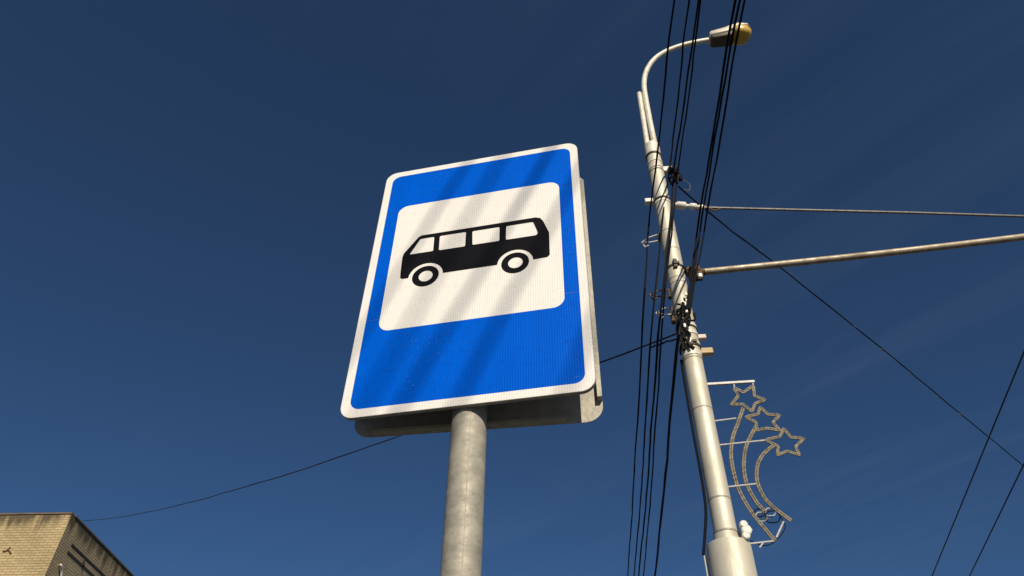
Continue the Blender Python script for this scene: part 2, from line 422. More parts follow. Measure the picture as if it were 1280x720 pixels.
W2, H, RC = .30, .90, .034
bm = bmesh.new()
slab(bm, [rrect(-W2, 0, W2, H, RC)], on_sign, .0020, .0042)
slab(bm, [rrect(-W2, 0, W2, H, RC), rrect(-W2 + .002, .002, W2 - .002, H - .002, RC - .002)], on_sign, .0044, .0125)
panel = obj('sign_panel', bm, M['galv'], sign)
def face(name, loops, mt, t, th=.0005):
    b_ = bmesh.new(); slab(b_, loops, on_sign, t, t + th)
    # object axes follow the panel so that the film pattern runs with it
    me = bpy.data.meshes.new(name)
    org = SC + SV * .45 + SB * t
    rm = Matrix((SU, SB, SV))
    for v_ in b_.verts: v_.co = rm @ (v_.co - org)
    bmesh.ops.recalc_face_normals(b_, faces=b_.faces)
    b_.to_mesh(me); b_.free(); me.materials.append(mt)
    o = bpy.data.objects.new(name, me); COL.objects.link(o); o.parent = panel
    o.rotation_euler = rm.transposed().to_euler(); o.location = org - world_loc(panel)
    return o
BW = .0225
outer = rrect(-W2 + .0008, .0008, W2 - .0008, H - .0008, RC - .0008)
b_in = rrect(-W2 + BW, BW, W2 - BW, H - BW, .026)
wf = rrect(-.2400, .2520, .2400, .7290, .030)
face('white_border', [outer, b_in], M['film_white'], .0014)
V1, V2, G = .294, .706, .0006
iu = W2 - BW
b_low = [p for p in b_in if p[1] < .4]; b_top = [p for p in b_in if p[1] > .5]
w_low = [p for p in wf if p[1] < .4]; w_top = [p for p in wf if p[1] > .6]
b_top.sort(key=lambda p: p[0] if abs(p[0]) < .2 else p[0])
def loop_low():      # below the lower joint, under the white field
    o = sorted([p for p in b_low if p[0] < 0], key=lambda p: -p[1]) + sorted([p for p in b_low if p[0] > 0], key=lambda p: p[1])
    i = sorted([p for p in w_low if p[0] > 0], key=lambda p: -p[1]) + sorted([p for p in w_low if p[0] < 0], key=lambda p: p[1])
    return [(-iu, V1 - G)] + o + [(iu, V1 - G), (.24, V1 - G)] + i + [(-.24, V1 - G)]
def loop_top():
    o = sorted([p for p in b_top if p[0] > 0], key=lambda p: p[1]) + sorted([p for p in b_top if p[0] < 0], key=lambda p: -p[1])
    i = sorted([p for p in w_top if p[0] < 0], key=lambda p: p[1]) + sorted([p for p in w_top if p[0] > 0], key=lambda p: -p[1])
    return [(iu, V2 + G)] + o + [(-iu, V2 + G), (-.24, V2 + G)] + i + [(.24, V2 + G)]
face('blue_film', [loop_low()], M['film_blue'], .0014); face('blue_film', [loop_top()], M['film_blue'], .0014)
for s_ in (-1, 1):
    face('blue_film', [[(s_ * .24, V1 + G), (s_ * iu, V1 + G), (s_ * iu, V2 - G), (s_ * .24, V2 - G)]], M['film_blue'], .0014)
white = face('white_field', [wf], M['film_white'], .0014)
def arc(cx, cy, r, a0, a1, n=14):
    return [(cx + r * math.cos(RAD(a0 + (a1 - a0) * k / n)), cy + r * math.sin(RAD(a0 + (a1 - a0) * k / n))) for k in range(n + 1)]
FR, RR = (-.1300, .4250), (.1150, .4250)
RB, YB = .0485, .4272
body = [(-.1960, YB), (-.2020, .4330), (-.2040, .4800), (-.2045, .5110), (-.2020, .5250), (-.1650, .5835), (-.1560, .5885)]
body += [(.1700, .5885), (.1840, .5830), (.1920, .5690), (.2072, .5200), (.2072, .4360), (.2010, .4285), (.1660, YB)]
body += arc(RR[0], RR[1], RB, 3, 177)[0:] + [(.0600, YB), (-.0760, YB)] + arc(FR[0], FR[1], RB, 3, 177) + [(-.1800, YB)]
def soft(pts, r=.005):
    out = []
    n = len(pts)
    for i in range(n):
        p, a, b_ = Vector(pts[i]), Vector(pts[i - 1]), Vector(pts[(i + 1) % n])
        da, db = (a - p).normalized(), (b_ - p).normalized()
        for t in (1, .45, .12):
            pass
        q0, q1 = p + da * r, p + db * r
        for t in (0, .25, .5, .75, 1):
            q = q0 * (1 - t) ** 2 + p * 2 * t * (1 - t) + q1 * t * t; out.append((q.x, q.y))
    return out
wins = [soft([(-.1850, .5175), (-.1585, .5748), (-.1180, .5748), (-.1165, .5175)]),
        soft([(-.1020, .5745), (-.0262, .5745), (-.0255, .5165), (-.1005, .5165)]),
        soft([(-.0080, .5732), (.0700, .5732), (.0705, .5175), (-.0050, .5175)]),
        soft([(.0885, .5722), (.1640, .5722), (.1770, .5260), (.1730, .5172), (.0885, .5172)], .0045)]
face('bus_body_symbol', [body] + wins, M['ink'], .0006)
for c_ in (FR, RR):
    face('bus_wheel_symbol', [circle(c_[0], c_[1], .0372), circle(c_[0] + .0008, c_[1], .0196)], M['ink'], .0006)

# rear panel, turned a few degrees against the front one, its folded rim towards the post
A2 = RAD(4.2)
BU = (SU * math.cos(A2) + SB * math.sin(A2)).normalized(); BB = (SB * math.cos(A2) - SU * math.sin(A2)).normalized()
BC = SC + SB * .104 + SU * .0015 - SV * .002
def on_back(u, v, t): return BC + BU * u + SV * v + BB * t
bm = bmesh.new()
slab(bm, [rrect(-W2, 0, W2, H, .042)], on_back, .000, .0022)
rear = obj('rear_panel', bm, M['galv_old'], sign)
for (u0, v0, u1, v1) in ((-W2, .055, -W2 + .011, H - .05), (W2 - .011, .055, W2, H - .05), (-W2 + .055, 0, W2 - .085, .008), (-W2 + .055, H - .012, W2 - .055, H)):
    bm = bmesh.new(); slab(bm, [[(u0, v0), (u1, v0), (u1, v1), (u0, v1)]], on_back, -.020, -.0002)
    obj('rim', bm, M['galv_old'], rear)
bm = bmesh.new(); slab(bm, [rrect(-W2 + .001, .001, W2 - .001, H - .001, .041)], on_back, .0026, .0034)
obj('rear_face', bm, M['galv'], rear)
# post
bm = bmesh.new()
top = pole_axis + SV * .86
lathe(bm, base, UP, [(0, .0405), (1.2, .0405), (2.4, .0405), (top.z, .0405)], 48)
post = obj('post', bm, M['galv_pole'], sign, smooth=True)
bm = bmesh.new()
ang = Vector((-.10 - 0, -1, 0)).normalized()
seam_dir = (Vector((EYE.x, EYE.y, 0)) - base).normalized(); seam_dir = (Matrix.Rotation(RAD(3), 3, 'Z') @ seam_dir)
tube(bm, [base + seam_dir * .0400 + UP * z for z in [k * .1 for k in range(34)]], .0012, 6)
obj('weld_seam', bm, M['rust'], post, smooth=True)
bm = bmesh.new(); lathe(bm, base + UP * top.z, UP, [(0.001, .043), (.02, .043), (.028, .03)], 32); obj('post_cap', bm, M['steel_dark'], post, smooth=True)
for v in (.18, .72):
    bm = bmesh.new(); c_ = pole_axis + SV * v
    slab(bm, [circle(0, 0, .0445, 40), circle(0, 0, .041, 40)], lambda a, b_, t: c_ + SU * a + SB * b_ + SV * t, -.018, .018)
    cl = obj('clamp', bm, M['galv'], sign)
    for s_ in (-1, 1):
        bm = bmesh.new(); lathe(bm, c_ + SU * s_ * .0465 - SB * .03, SB, [(0, .005), (.05, .005)], 10); obj('clamp_bolt', bm, M['galv'], cl)
bm = bmesh.new(); lathe(bm, base, UP, [(0.0, .13), (.03, .12), (.05, .045)], 28); obj('footing_collar', bm, M['kerb'], post, smooth=True)

# ---------------------------------------------------------------- street lamp mast
def at_y(x, y, Y):
    d = ray(x, y); return EYE + d * (Y / d.y)
PB = at_y(871, 455, 5.0); PB = Vector((PB.x - .012 - .052, PB.y, 0))
TU = Vector((.0062, 0, 1))                                # the mast leans a hair to the right
PAX = RAD(95); PD = Vector((math.sin(PAX), math.cos(PAX), 0)); PN = Vector((PD.y, -PD.x, 0))      # across the street
def on_mast(x, y): return at_plane(x, y, PB, PN)
def mast_z(ypx):
    # height on the mast axis seen at picture height ypx
    lo, hi = 2.0, 12.0
    for _ in range(50):
        z = (lo + hi) / 2; d = PB + TU * z - EYE
        yy = 360 - FPX * d.dot(CU) / d.dot(_f)
        if yy > ypx: lo = z
        else: hi = z
    return z
RS, RL = .0825, .155
mast = thing('street_lamp_mast', PB, 'silver painted steel tube street lamp mast with curved arm and stepped thick base', 'street lamp')
zs, zt = mast_z(681), mast_z(183)
bm = bmesh.new(); lathe(bm, PB, TU, [(0, RL), (zs * .5, RL), (zs - .03, RL), (zs - .006, RL - .006), (zs, RL - .02), (zs + .001, RS + .004)], 56)
obj('base_tube', bm, M['alu'], mast, smooth=True, sharp=50)
bm = bmesh.new(); lathe(bm, PB, TU, [(zs - .3, RS), ((zs + zt) / 2, RS), (zt - .03, RS - .002), (zt, RS - .004)], 48)
obj('shaft', bm, M['alu'], mast, smooth=True)
def ring(name, ypx, h, dr, mt, r0=RS):
    z = mast_z(ypx); b_ = bmesh.new()
    slab(b_, [circle(0, 0, r0 + dr, 40), circle(0, 0, r0 - .004, 40)], lambda a, c, t: PB + TU * (z + t) + Vector((a, c, 0)), -h / 2, h / 2)
    return obj(name, b_, mt, mast, smooth=True)
for yp, h, dr, mt in ((674, .05, .010, 'alu'), (667, .012, .004, 'alu_dirty'), (626, .012, .0025, 'alu_dirty'), (514, .010, .0025, 'alu_dirty'), (452, .010, .0030, 'alu_dirty'), (358, .008, .002, 'alu_dirty'), (352, .008, .002, 'alu_dirty'), (386, .008, .002, 'alu_dirty'), (316, .008, .002, 'alu_dirty'), (293, .007, .002, 'alu_dirty')):
    ring('weld_ring', yp, h, dr, M[mt])
for yp, h, dr, mt in ((197, .03, .006, 'steel_dark'), (206, .02, .004, 'alu_light'), (213, .03, .005, 'alu_light'), (217, .012, .005, 'alu_dirty'), (253, .022, .006, 'steel_dark'), (256, .03, .004, 'alu_light'), (338, .022, .007, 'steel_dark'), (411, .03, .006, 'alu_light'), (414, .01, .007, 'steel_dark'), (421, .03, .006, 'alu_light'), (433, .03, .007, 'alu_light'), (437, .014, .009, 'steel_dark'), (446, .05, .005, 'alu_light')):
    ring('band_clamp', yp, h, dr, M[mt])
# top sleeve, stub and lamp arm
bm = bmesh.new(); lathe(bm, PB + TU * (zt - .22), TU, [(0, RS + .001), (0.003, RS + .004), (.215, RS + .004), (.225, RS - .004)], 40); obj('top_sleeve', bm, M['alu_light'], mast, smooth=True)
a0 = PB + TU * (zt - .05) + PD * .04
arm_pts = [a0] + [on_mast(*q) for q in ((812, 150), (806.5, 120), (805, 105), (807, 92), (813, 80), (823, 70), (838, 62), (856, 56), (874, 52), (890, 49.5))]
bm = bmesh.new(); tube(bm, smooth_path(arm_pts, 6), .034, 16); obj('lamp_arm', bm, M['alu_light'], mast, smooth=True)
bm = bmesh.new(); tube(bm, [PB + TU * (zt - .05) - PD * .045, on_mast(799, 117)], .031, 16); obj('arm_stub', bm, M['alu_light'], mast, smooth=True)
tip = on_mast(889, 49.5); t2 = on_mast(938, 42.0)
hd = (t2 - tip); HL = hd.length; hd.normalize(); hs = hd.cross(UP).normalized(); hu = hs.cross(hd).normalized()
def loft(bm, secs):
    """secs: (s along head, list of (side, up))"""
    rings = [[bm.verts.new(tip + hd * s + hs * a + hu * b_) for a, b_ in pr] for s, pr in secs]
    n = len(rings[0])
    for A, B in zip(rings, rings[1:]):
        for k in range(n): bm.faces.new((A[k], A[(k + 1) % n], B[(k + 1) % n], B[k]))
    bm.faces.new(rings[0]); bm.faces.new(rings[-1])
def sec(w, up, dn, n=16, p=2.6):
    out = []
    for k in range(n):
        a = 2 * math.pi * k / n; ca, sa = math.cos(a), math.sin(a)
        x = math.copysign(abs(ca) ** (2 / p), ca) * w; y = math.copysign(abs(sa) ** (2 / p), sa)
        out.append((x, y * (up if y > 0 else dn)))
    return out
lum = props(bpy.data.objects.new('lamp_head', None)); COL.objects.link(lum); lum.parent = mast; lum.location = tip - PB
def up_sec(w, up, dn, z, p=4.5): return [(a, b_ + z) for a, b_ in sec(w, up, dn, 20, p)]
bm = bmesh.new(); loft(bm, [(-.015, up_sec(.075, .02, .045, -.03)), (.0, up_sec(.085, .02, .06, -.03)), (HL * .44, up_sec(.100, .02, .075, -.03)), (HL * .49, up_sec(.10, .02, .07, -.03))])
obj('gear_housing', bm, M['lamp_under'], lum, smooth=True)
bm = bmesh.new(); loft(bm, [(-.02, up_sec(.085, .03, .045, .02)), (0, up_sec(.10, .05, .055, .02)), (HL * .40, up_sec(.120, .075, .060, .02)), (HL * .47, up_sec(.125, .08, .050, .03)), (HL * .70, up_sec(.150, .075, .020, .045, 3)), (HL * .93, up_sec(.125, .055, .018, .045, 3)), (HL * 1.03, up_sec(.05, .025, .014, .04, 3))])
obj('top_shell', bm, M['lamp_shell'], lum, smooth=True)
bm = bmesh.new(); loft(bm, [(HL * .52, up_sec(.112, .01, .06, .03, 3)), (HL * .58, up_sec(.130, .01, .10, .03, 3)), (HL * .74, up_sec(.142, .01, .135, .03, 3)), (HL * .90, up_sec(.115, .01, .12, .03, 3)), (HL * 1.0, up_sec(.06, .01, .06, .03, 3)), (HL * 1.02, up_sec(.02, .008, .02, .03, 3))])
obj('lens_bowl', bm, M['lens'], lum, smooth=True)

# bracket pieces on the mast
to_cam = (Vector((EYE.x, EYE.y, 0)) - Vector((PB.x, PB.y, 0))).normalized(); left_d = Vector((-to_cam.y, to_cam.x, 0))
if left_d.x > 0: left_d = -left_d
def side_pt(ypx, s, f=0.0): return PB + TU * mast_z(ypx) + PD * s + to_cam * f
def block(name, c, sx, sy, sz, mt, parent, ax=PD, b=.004):
    b_ = bmesh.new(); ay = UP.cross(ax); box(b_, c, ax, ay, UP, sx, sy, sz)
    if b: bevel(b_, b, 1)
    return obj(name, b_, mt, parent)
block('bolt_block', side_pt(253, -.135, .02), .085, .06, .055, M['ceramic'], mast)
block('bracket_lug', side_pt(215, .125, .02), .10, .05, .075, M['ceramic'], mast)
block('bar_end', side_pt(420, .112, -.03), .085, .045, .045, M['plastic_pink'], mast)
block('bar_end', side_pt(439, .128, -.02), .115, .055, .058, M['wood'], mast)
for k, (yp, dz) in enumerate(((334, 0), (337, .0), (341, 0))):
    block('clamp_bolt', side_pt(yp, .012 + .012 * (k % 2), RS + .012), .035 + .02 * (k == 1), .03, .03, M['steel_dark'], mast, b=.002)
for yp, s in ((431, -.02), (434, .045), (437, .01)):
    block('clamp_bolt', side_pt(yp, s, RS + .008), .045, .022, .026, M['steel_dark'], mast, b=.002)
def hook(ypx, tipx, tipy, mt, n=2):
    """two thin rods from a dark shoe on the mast meeting at the cable"""
    c = PB + TU * mast_z(ypx) + left_d * (RS + .01) + to_cam * .01
    b_ = bmesh.new(); box(b_, c, left_d, to_cam, UP, .028, .05, .11); bevel(b_, .006, 1); o = obj('hook_shoe', b_, M['steel_dark'], mast)
    e = at_y(tipx, tipy, PB.y - .06)
    for dz in (.055, -.035):
        b_ = bmesh.new(); tube(b_, [c + UP * dz, c.lerp(e, .55) + UP * dz * .8, e], .007, 8); obj('hook_rod', b_, mt, o)
    b_ = bmesh.new(); tube(b_, [e, e + left_d * -.03 - UP * .09 + to_cam * .01, e + left_d * -.06 - UP * .06], .008, 8); obj('hook_tip', b_, mt, o)
    return e
hook(296, 802, 303, M['rod_white']); hook(366, 812, 368, M['rusty_steel']); hook(388, 820, 391, M['rod_white'])
block('hook_shoe', PB + TU * mast_z(394) + left_d * (RS + .018), .04, .06, .14, M['rusty_steel'], mast, ax=left_d, b=.01)
# cable riser on the left, conduit at its foot, flat strip on the right
b_ = bmesh.new(); tube(b_, smooth_path([PB + TU * mast_z(y_) + left_d * (RS + .012 + o_) for y_, o_ in ((448, .0), (480, .004), (540, .006), (590, .004), (632, .012), (665, .05), (690, .085))], 5), .011, 8)
obj('riser_cable', b_, M['cable'], mast, smooth=True)
b_ = bmesh.new(); tube(b_, [PB + TU * z + left_d * (RL + .014) for z in (0, 1.0, 2.0, mast_z(692))], .013, 10); obj('riser_conduit', b_, M['plastic_white'], mast, smooth=True)
b_ = bmesh.new()
za, zb = mast_z(655), mast_z(516)
box(b_, PB + PD * (RS + .004) + UP * (za + zb) / 2, PD, PN, UP, .008, .022, zb - za); obj('mounting_strip', b_, M['galv'], mast)
b_ = bmesh.new(); za, zb = mast_z(513), mast_z(470)
box(b_, PB + PD * (RS + .004) + UP * (za + zb) / 2, PD, PN, UP, .012, .022, zb - za); obj('mounting_strip', b_, M['galv'], mast)

# tangle of tied-off cable ends on the mast
def tangle(seed, y0, y1, f0, n, mt, r=.011):
    rnd = random.Random(seed)
    for k in range(n):
        pts = []
        s0 = rnd.uniform(-.09, .02)
        for j in range(7):
            t = j / 6; yy = y0 + (y1 - y0) * t
            s = s0 + rnd.uniform(-.035, .035) + .05 * (1 - t)
            dpth = math.sqrt(max(.0, RS ** 2 - min(abs(s), RS) ** 2)) + .012 + rnd.uniform(0, .03)
            pts.append(PB + TU * mast_z(yy) - left_d * s + to_cam * (dpth + f0))
        b_ = bmesh.new(); tube(b_, smooth_path(pts, 5), r * rnd.uniform(.7, 1.2), 8); obj('tied_cable', b_, mt, mast, smooth=True)
tangle(3, 396, 444, 0, 6, M['cable'], .009)
tangle(9, 388, 418, .006, 3, M['cable'], .010)
for yp, s in ((388, .05), (392, .035), (400, .03), (418, -.01), (379, .055)):
    block('cable_grip', side_pt(yp, s, RS + .045), .022, .02, .045, M['ceramic'], mast, b=.006)
c_ = side_pt(222, .19, .05)
for k, (dx, dz, rr, hh) in enumerate(((-.05, .05, .028, .10), (.015, .0, .034, .12), (.05, -.08, .026, .10), (-.01, -.09, .022, .09))):
    b_ = bmesh.new(); lathe(b_, c_ + PD * dx + UP * (dz - hh / 2) + to_cam * (.02 * (k % 2)), UP + PD * (.3 - .2 * k), [(0, rr * .6), (.015, rr), (hh * .45, rr * .8), (hh * .55, rr), (hh - .012, rr * .9), (hh, rr * .5)], 9)
    obj('cable_clamp', b_, M['cable'], mast)
for k in range(5):
    b_ = bmesh.new(); rnd = random.Random(k)
    tube(b_, smooth_path([c_ + Vector((rnd.uniform(-.06, .06), rnd.uniform(-.05, .05), .13 - .09 * j + rnd.uniform(-.03, .03))) for j in range(4)], 4), .011, 8)
    obj('tied_cable', b_, M['cable'], mast, smooth=True)
b_ = bmesh.new(); tube(b_, smooth_path([c_ + PD * .06 - UP * .10, c_ + PD * .13 - UP * .20, c_ + PD * .11 - UP * .30, c_ + PD * .06 - UP * .28], 5), .0045, 6); obj('loose_wire_end', b_, M['strand'], mast, smooth=True)

# white junction box at the step
jb = side_pt(672, RS + .040, .055)
jbox = thing('junction_box', jb - UP * .06, 'small white lobed plastic junction box on the mast above its thick base', 'junction box')
b_ = bmesh.new(); box(b_, (side_pt(672, RS - .01, .0) + jb) / 2 - UP * .0, PD, PN, UP, .05, .03, .05); obj('mounting_lug', b_, M['galv'], jbox)
for dz, r_ in ((.042, .030), (.0, .038), (-.040, .030)):
    b_ = bmesh.new(); c2 = jb + UP * dz + PD * (.012 if dz == 0 else 0)
    lathe(b_, c2 - PN * .025 if PN.y > 0 else c2 + PN * .025, PN, [(0, r_ * .75), (.008, r_), (.042, r_), (.05, r_ * .75)], 7); obj('lobe', b_, M['plastic_white'], jbox, smooth=True)

# ---------------------------------------------------------------- star ornament
OC = PB + PD * .1
orn = thing('star_ornament', on_mast(936, 681), 'unlit rope light ornament of three shooting stars fixed to the lamp mast', 'decoration')
def Z6(x, y): return (860 + x / 6, 460 + y / 6)
stars = [[(345, 148), (415, 185), (490, 132), (497, 212), (582, 240), (503, 266), (480, 330), (412, 272), (322, 276), (375, 214)],
         [(540, 295), (600, 350), (688, 355), (635, 410), (690, 470), (590, 452), (515, 470), (510, 410), (430, 368), (525, 348)],
         [(715, 455), (770, 520), (872, 530), (806, 590), (836, 656), (745, 624), (668, 656), (677, 590), (580, 540), (690, 516)]]
def offset_loop(P, d):
    n = len(P); out = []
    A = sum(P[i][0] * P[(i + 1) % n][1] - P[(i + 1) % n][0] * P[i][1] for i in range(n))
    sg = 1 if A > 0 else -1
    for i in range(n):
        p, a, b = Vector(P[i]), Vector(P[i - 1]), Vector(P[(i + 1) % n])
        e = ((p - a).normalized() + (b - p).normalized())
        if e.length < .2: e = (b - a)
        e.normalize(); nn = Vector((e.y, -e.x)) * sg
        out.append(p + nn * d)
    return out
for S in stars:
    P = [Vector(Z6(*q)) for q in S]
    # soften the tips
    Q = []
    for i in range(10):
        p, a, b = P[i], P[i - 1], P[(i + 1) % 10]
        Q += [p.lerp(a, .18), p.lerp((a + b) / 2, .05), p.lerp(b, .18)]
    st = None
    for nm, d, r, mt, dep in (('star_frame', 0, .007, 'frame_rust', .010), ('rope_light', 1.0, .0074, 'rope', 0), ('rope_light', -1.0, .0074, 'rope', 0)):
        b_ = bmesh.new(); tube(b_, [on_mast(*q) + PN * (dep if PN.y > 0 else -dep) for q in offset_loop(Q, d)], r, 8, closed=True)
        if st is None: st = obj(nm, b_, M[mt], orn, smooth=True)
        else: obj(nm, b_, M[mt], st, smooth=True)
tails = [[(929, 510), (922, 530), (916.5, 545), (913.8, 562), (915, 580), (921.5, 607), (931, 627), (942, 644), (956, 661), (969, 676.5)],
         [(945, 533), (937, 548), (931.5, 562), (929.8, 583), (933.4, 605), (945, 627), (956, 639)],
         [(967, 557), (956, 566), (948.5, 577), (945.6, 590), (947, 604), (953, 618), (961, 629), (976, 641.5), (989, 651)]]
for T in tails:
    p3 = smooth_path([on_mast(*q) for q in T], 6); tl = None
    lat = []
    for i, p in enumerate(p3):
        d = (p3[min(i + 1, len(p3) - 1)] - p3[max(i - 1, 0)]).normalized(); lat.append(d.cross(PN).normalized())
    for nm, off, r, mt, dep in (('tail_frame', 0, .007, 'frame_rust', .008), ('rope_light', .0078, .0074, 'rope', 0), ('rope_light', -.0078, .0074, 'rope', 0)):
        b_ = bmesh.new(); tube(b_, [p + l * off + PN * dep * (1 if PN.y > 0 else -1) for p, l in zip(p3, lat)], r, 8)
        if tl is None: tl = obj(nm, b_, M[mt], orn, smooth=True)
        else: obj(nm, b_, M[mt], tl, smooth=True)
def rod(name, a, b, r, mt, par=orn):
    b_ = bmesh.new(); tube(b_, [a, b], r, 8); return obj(name, b_, mt, par, smooth=True)
def mast_edge(ypx): return PB + TU * mast_z(ypx) + PD * RS
e0 = on_mast(943, 477); s0_ = mast_edge(481)
b_ = bmesh.new(); hd_ = (e0 - s0_).normalized(); box(b_, (e0 + s0_) / 2, hd_, PN, hd_.cross(PN), (e0 - s0_).length, .02, .020); obj('hanger_bar', b_, M['rod_white'], orn)
for a, b in (((897, 526), (920, 523)), ((903, 556), (956, 550.5)), ((912, 608.5), (945, 605)), ((934, 680), (967, 676.5))):
    rod('support_rod', on_mast(a[0] - 4, a[1] + .5), on_mast(*b), .0075, M['rod_white'])
rod('support_rod', on_mast(979.5, 652), on_mast(970.5, 672), .007, M['rod_white'])
rod('support_rod', on_mast(954.5, 678), on_mast(949.5, 684.5), .006, M['rod_white'])
rod('hanger_hook', on_mast(917.5, 480.5), on_mast(918, 485), .006, M['rod_white']); rod('hanger_hook', on_mast(941, 478), on_mast(941.5, 483), .006, M['rod_white'])
for (cx, cy, rr, mt) in ((951.5, 646, 7, 'rod_white'), (949.5, 641, 6, 'cable'), (963, 640, 6, 'rod_white'), (958, 644, 6.5, 'strand'), (966, 646, 9, 'cable')):
    pts = [on_mast(cx + rr * math.cos(a), cy + rr * .9 * math.sin(a)) - to_cam * (.01 * math.sin(3 * a)) for a in [RAD(20 * k) for k in range(16)]]
    b_ = bmesh.new(); tube(b_, pts, .0045, 6); obj('coiled_lead', b_, M[mt], orn, smooth=True)
b_ = bmesh.new(); tube(b_, smooth_path([on_mast(972, 641), on_mast(981, 655), on_mast(979, 665), on_mast(967, 678), on_mast(955, 682), on_mast(938, 676)], 5), .0035, 6); obj('coiled_lead', b_, M['cable'], orn, smooth=True)

# ---------------------------------------------------------------- bracket arm with tie rod for the contact wires
boom_a, boom_e = on_mast(874, 340.5), on_mast(1280, 294)
bdir = (boom_e - boom_a).normalized()
boom_end = boom_a + bdir * 4.75
arm = thing('contact_wire_bracket', PB + TU * boom_a.z + PD * (RS + .02), 'long worn brown steel tube bracket reaching out from the lamp mast', 'bracket arm')
b_ = bmesh.new(); n_ = 14
tube(b_, [boom_a.lerp(boom_end, k / n_) - UP * (.028 * math.sin(math.pi * k / n_ * 1.1)) for k in range(n_ + 1)], .033, 18); obj('tube', b_, M['boom'], arm, smooth=True)
b_ = bmesh.new(); tube(b_, [boom_a - bdir * .12, boom_a + bdir * .05], .036, 14); jn = obj('hinge_insulator', b_, M['rusty_steel'], arm, smooth=True)
for dx, dz, sx, sz in ((-.10, .035, .07, .05), (-.06, -.055, .09, .05), (-.02, .03, .06, .07), (.0, -.05, .05, .06)):
    block('hinge_lug', boom_a + bdir * dx + UP * dz, sx, .09, sz, M['rusty_steel'], jn, b=.01)
block('hinge_bolt', boom_a + bdir * .0 - UP * .075 + to_cam * .03, .04, .04, .05, M['ceramic'], jn, b=.008)
tie_a = PB + TU * mast_z(256.5) + PD * (RS + .01)
p1 = on_mast(880, 259.5)
tie_e = boom_end - bdir * .1 + UP * .05
b_ = bmesh.new(); tube(b_, [p1, on_mast(1000, 262.5), on_mast(1140, 266), on_mast(1280, 270.5), tie_e], .0135, 10); tie = obj('tie_rod', b_, M['strand'], arm, smooth=True)
dd = (p1 - tie_a).normalized(); TL = (p1 - tie_a).length
b_ = bmesh.new(); lathe(b_, tie_a, dd, [(0, .025), (.05, .03), (.06, .042), (.14, .042), (.15, .022), (.18, .022), (.19, .036), (.25, .036), (.26, .02), (.30, .03), (.33, .03), (.34, .016), (TL, .016)], 14); obj('tie_insulator', b_, M['ceramic'], tie, smooth=True, sharp=60)
b_ = bmesh.new(); tube(b_, smooth_path([tie_a + dd * .25 - UP * .04, tie_a + dd * .33 + UP * .035, tie_a + dd * .42 - UP * .03, tie_a + dd * .5 + UP * .01], 4), .01, 6); obj('tie_shackle', b_, M['rusty_steel'], tie, smooth=True)
b_ = bmesh.new(); lathe(b_, boom_end - bdir * .06, bdir, [(0, .038), (.08, .038), (.09, .03)], 16); obj('end_cap', b_, M['steel_dark'], arm, smooth=True)

# trolley contact wires
CZ = EYE.z + 4.15
def wire(name, pts, r, mt, label, cat='cable', group=None, n=8, rough=True):
    rnd = random.Random(int(pts[0].x * 1000) + len(pts)); N_ = len(pts)
    if rough:
        fine = []
        for i in range(N_ - 1):
            L_ = (pts[i + 1] - pts[i]).length; m_ = max(1, min(8, int(L_ / .22)))
            fine += [pts[i].lerp(pts[i + 1], q / m_) for q in range(m_)]
        fine.append(pts[-1]); pts = fine; N_ = len(pts)
        a_ = b2 = 0.0; out = []
        for i, p in enumerate(pts):
            a_ = a_ * .7 + rnd.gauss(0, .0026); b2 = b2 * .7 + rnd.gauss(0, .0030)
            k_ = 0 if i in (0, N_ - 1) else 1
            out.append(p + Vector((a_ * k_, 0, b2 * k_)))
        pts = out; r = [r * rnd.uniform(.86, 1.1) for _ in pts]
    b_ = bmesh.new(); tube(b_, pts, r, n)
    return props(obj(name, b_, mt, None, smooth=True, origin=pts[0]), label, cat, group)
cw = []
for (a, b), lb in zip((((1280, 440), (1165, 720)), ((1280, 580), (1212, 720))),
              ('trolley contact wire under the bracket, nearer the lamp mast', 'trolley contact wire under the bracket, farther from the lamp mast')):
    P, Q = at_z(*a, CZ), at_z(*b, CZ); d = (Q - P).normalized()
    sup = P + d * ((4.5 - P.y) / d.y)
    far = P + d * 45
    back = sup - Vector((math.sin(RAD(-3)), math.cos(RAD(-3)), 0)) * 40
    o = wire('contact_wire', [back, sup] + [sup.lerp(far, k / 6) for k in range(1, 7)], .0075, M['copper'], lb, 'wire', 'trolley contact wires', rough=False)
    q = 4.62
    b_ = bmesh.new(); hp = boom_a + bdir * q; tube(b_, [hp, Vector((sup.x, sup.y, sup.z))], .006, 6); obj('hanger', b_, M['strand'], arm)

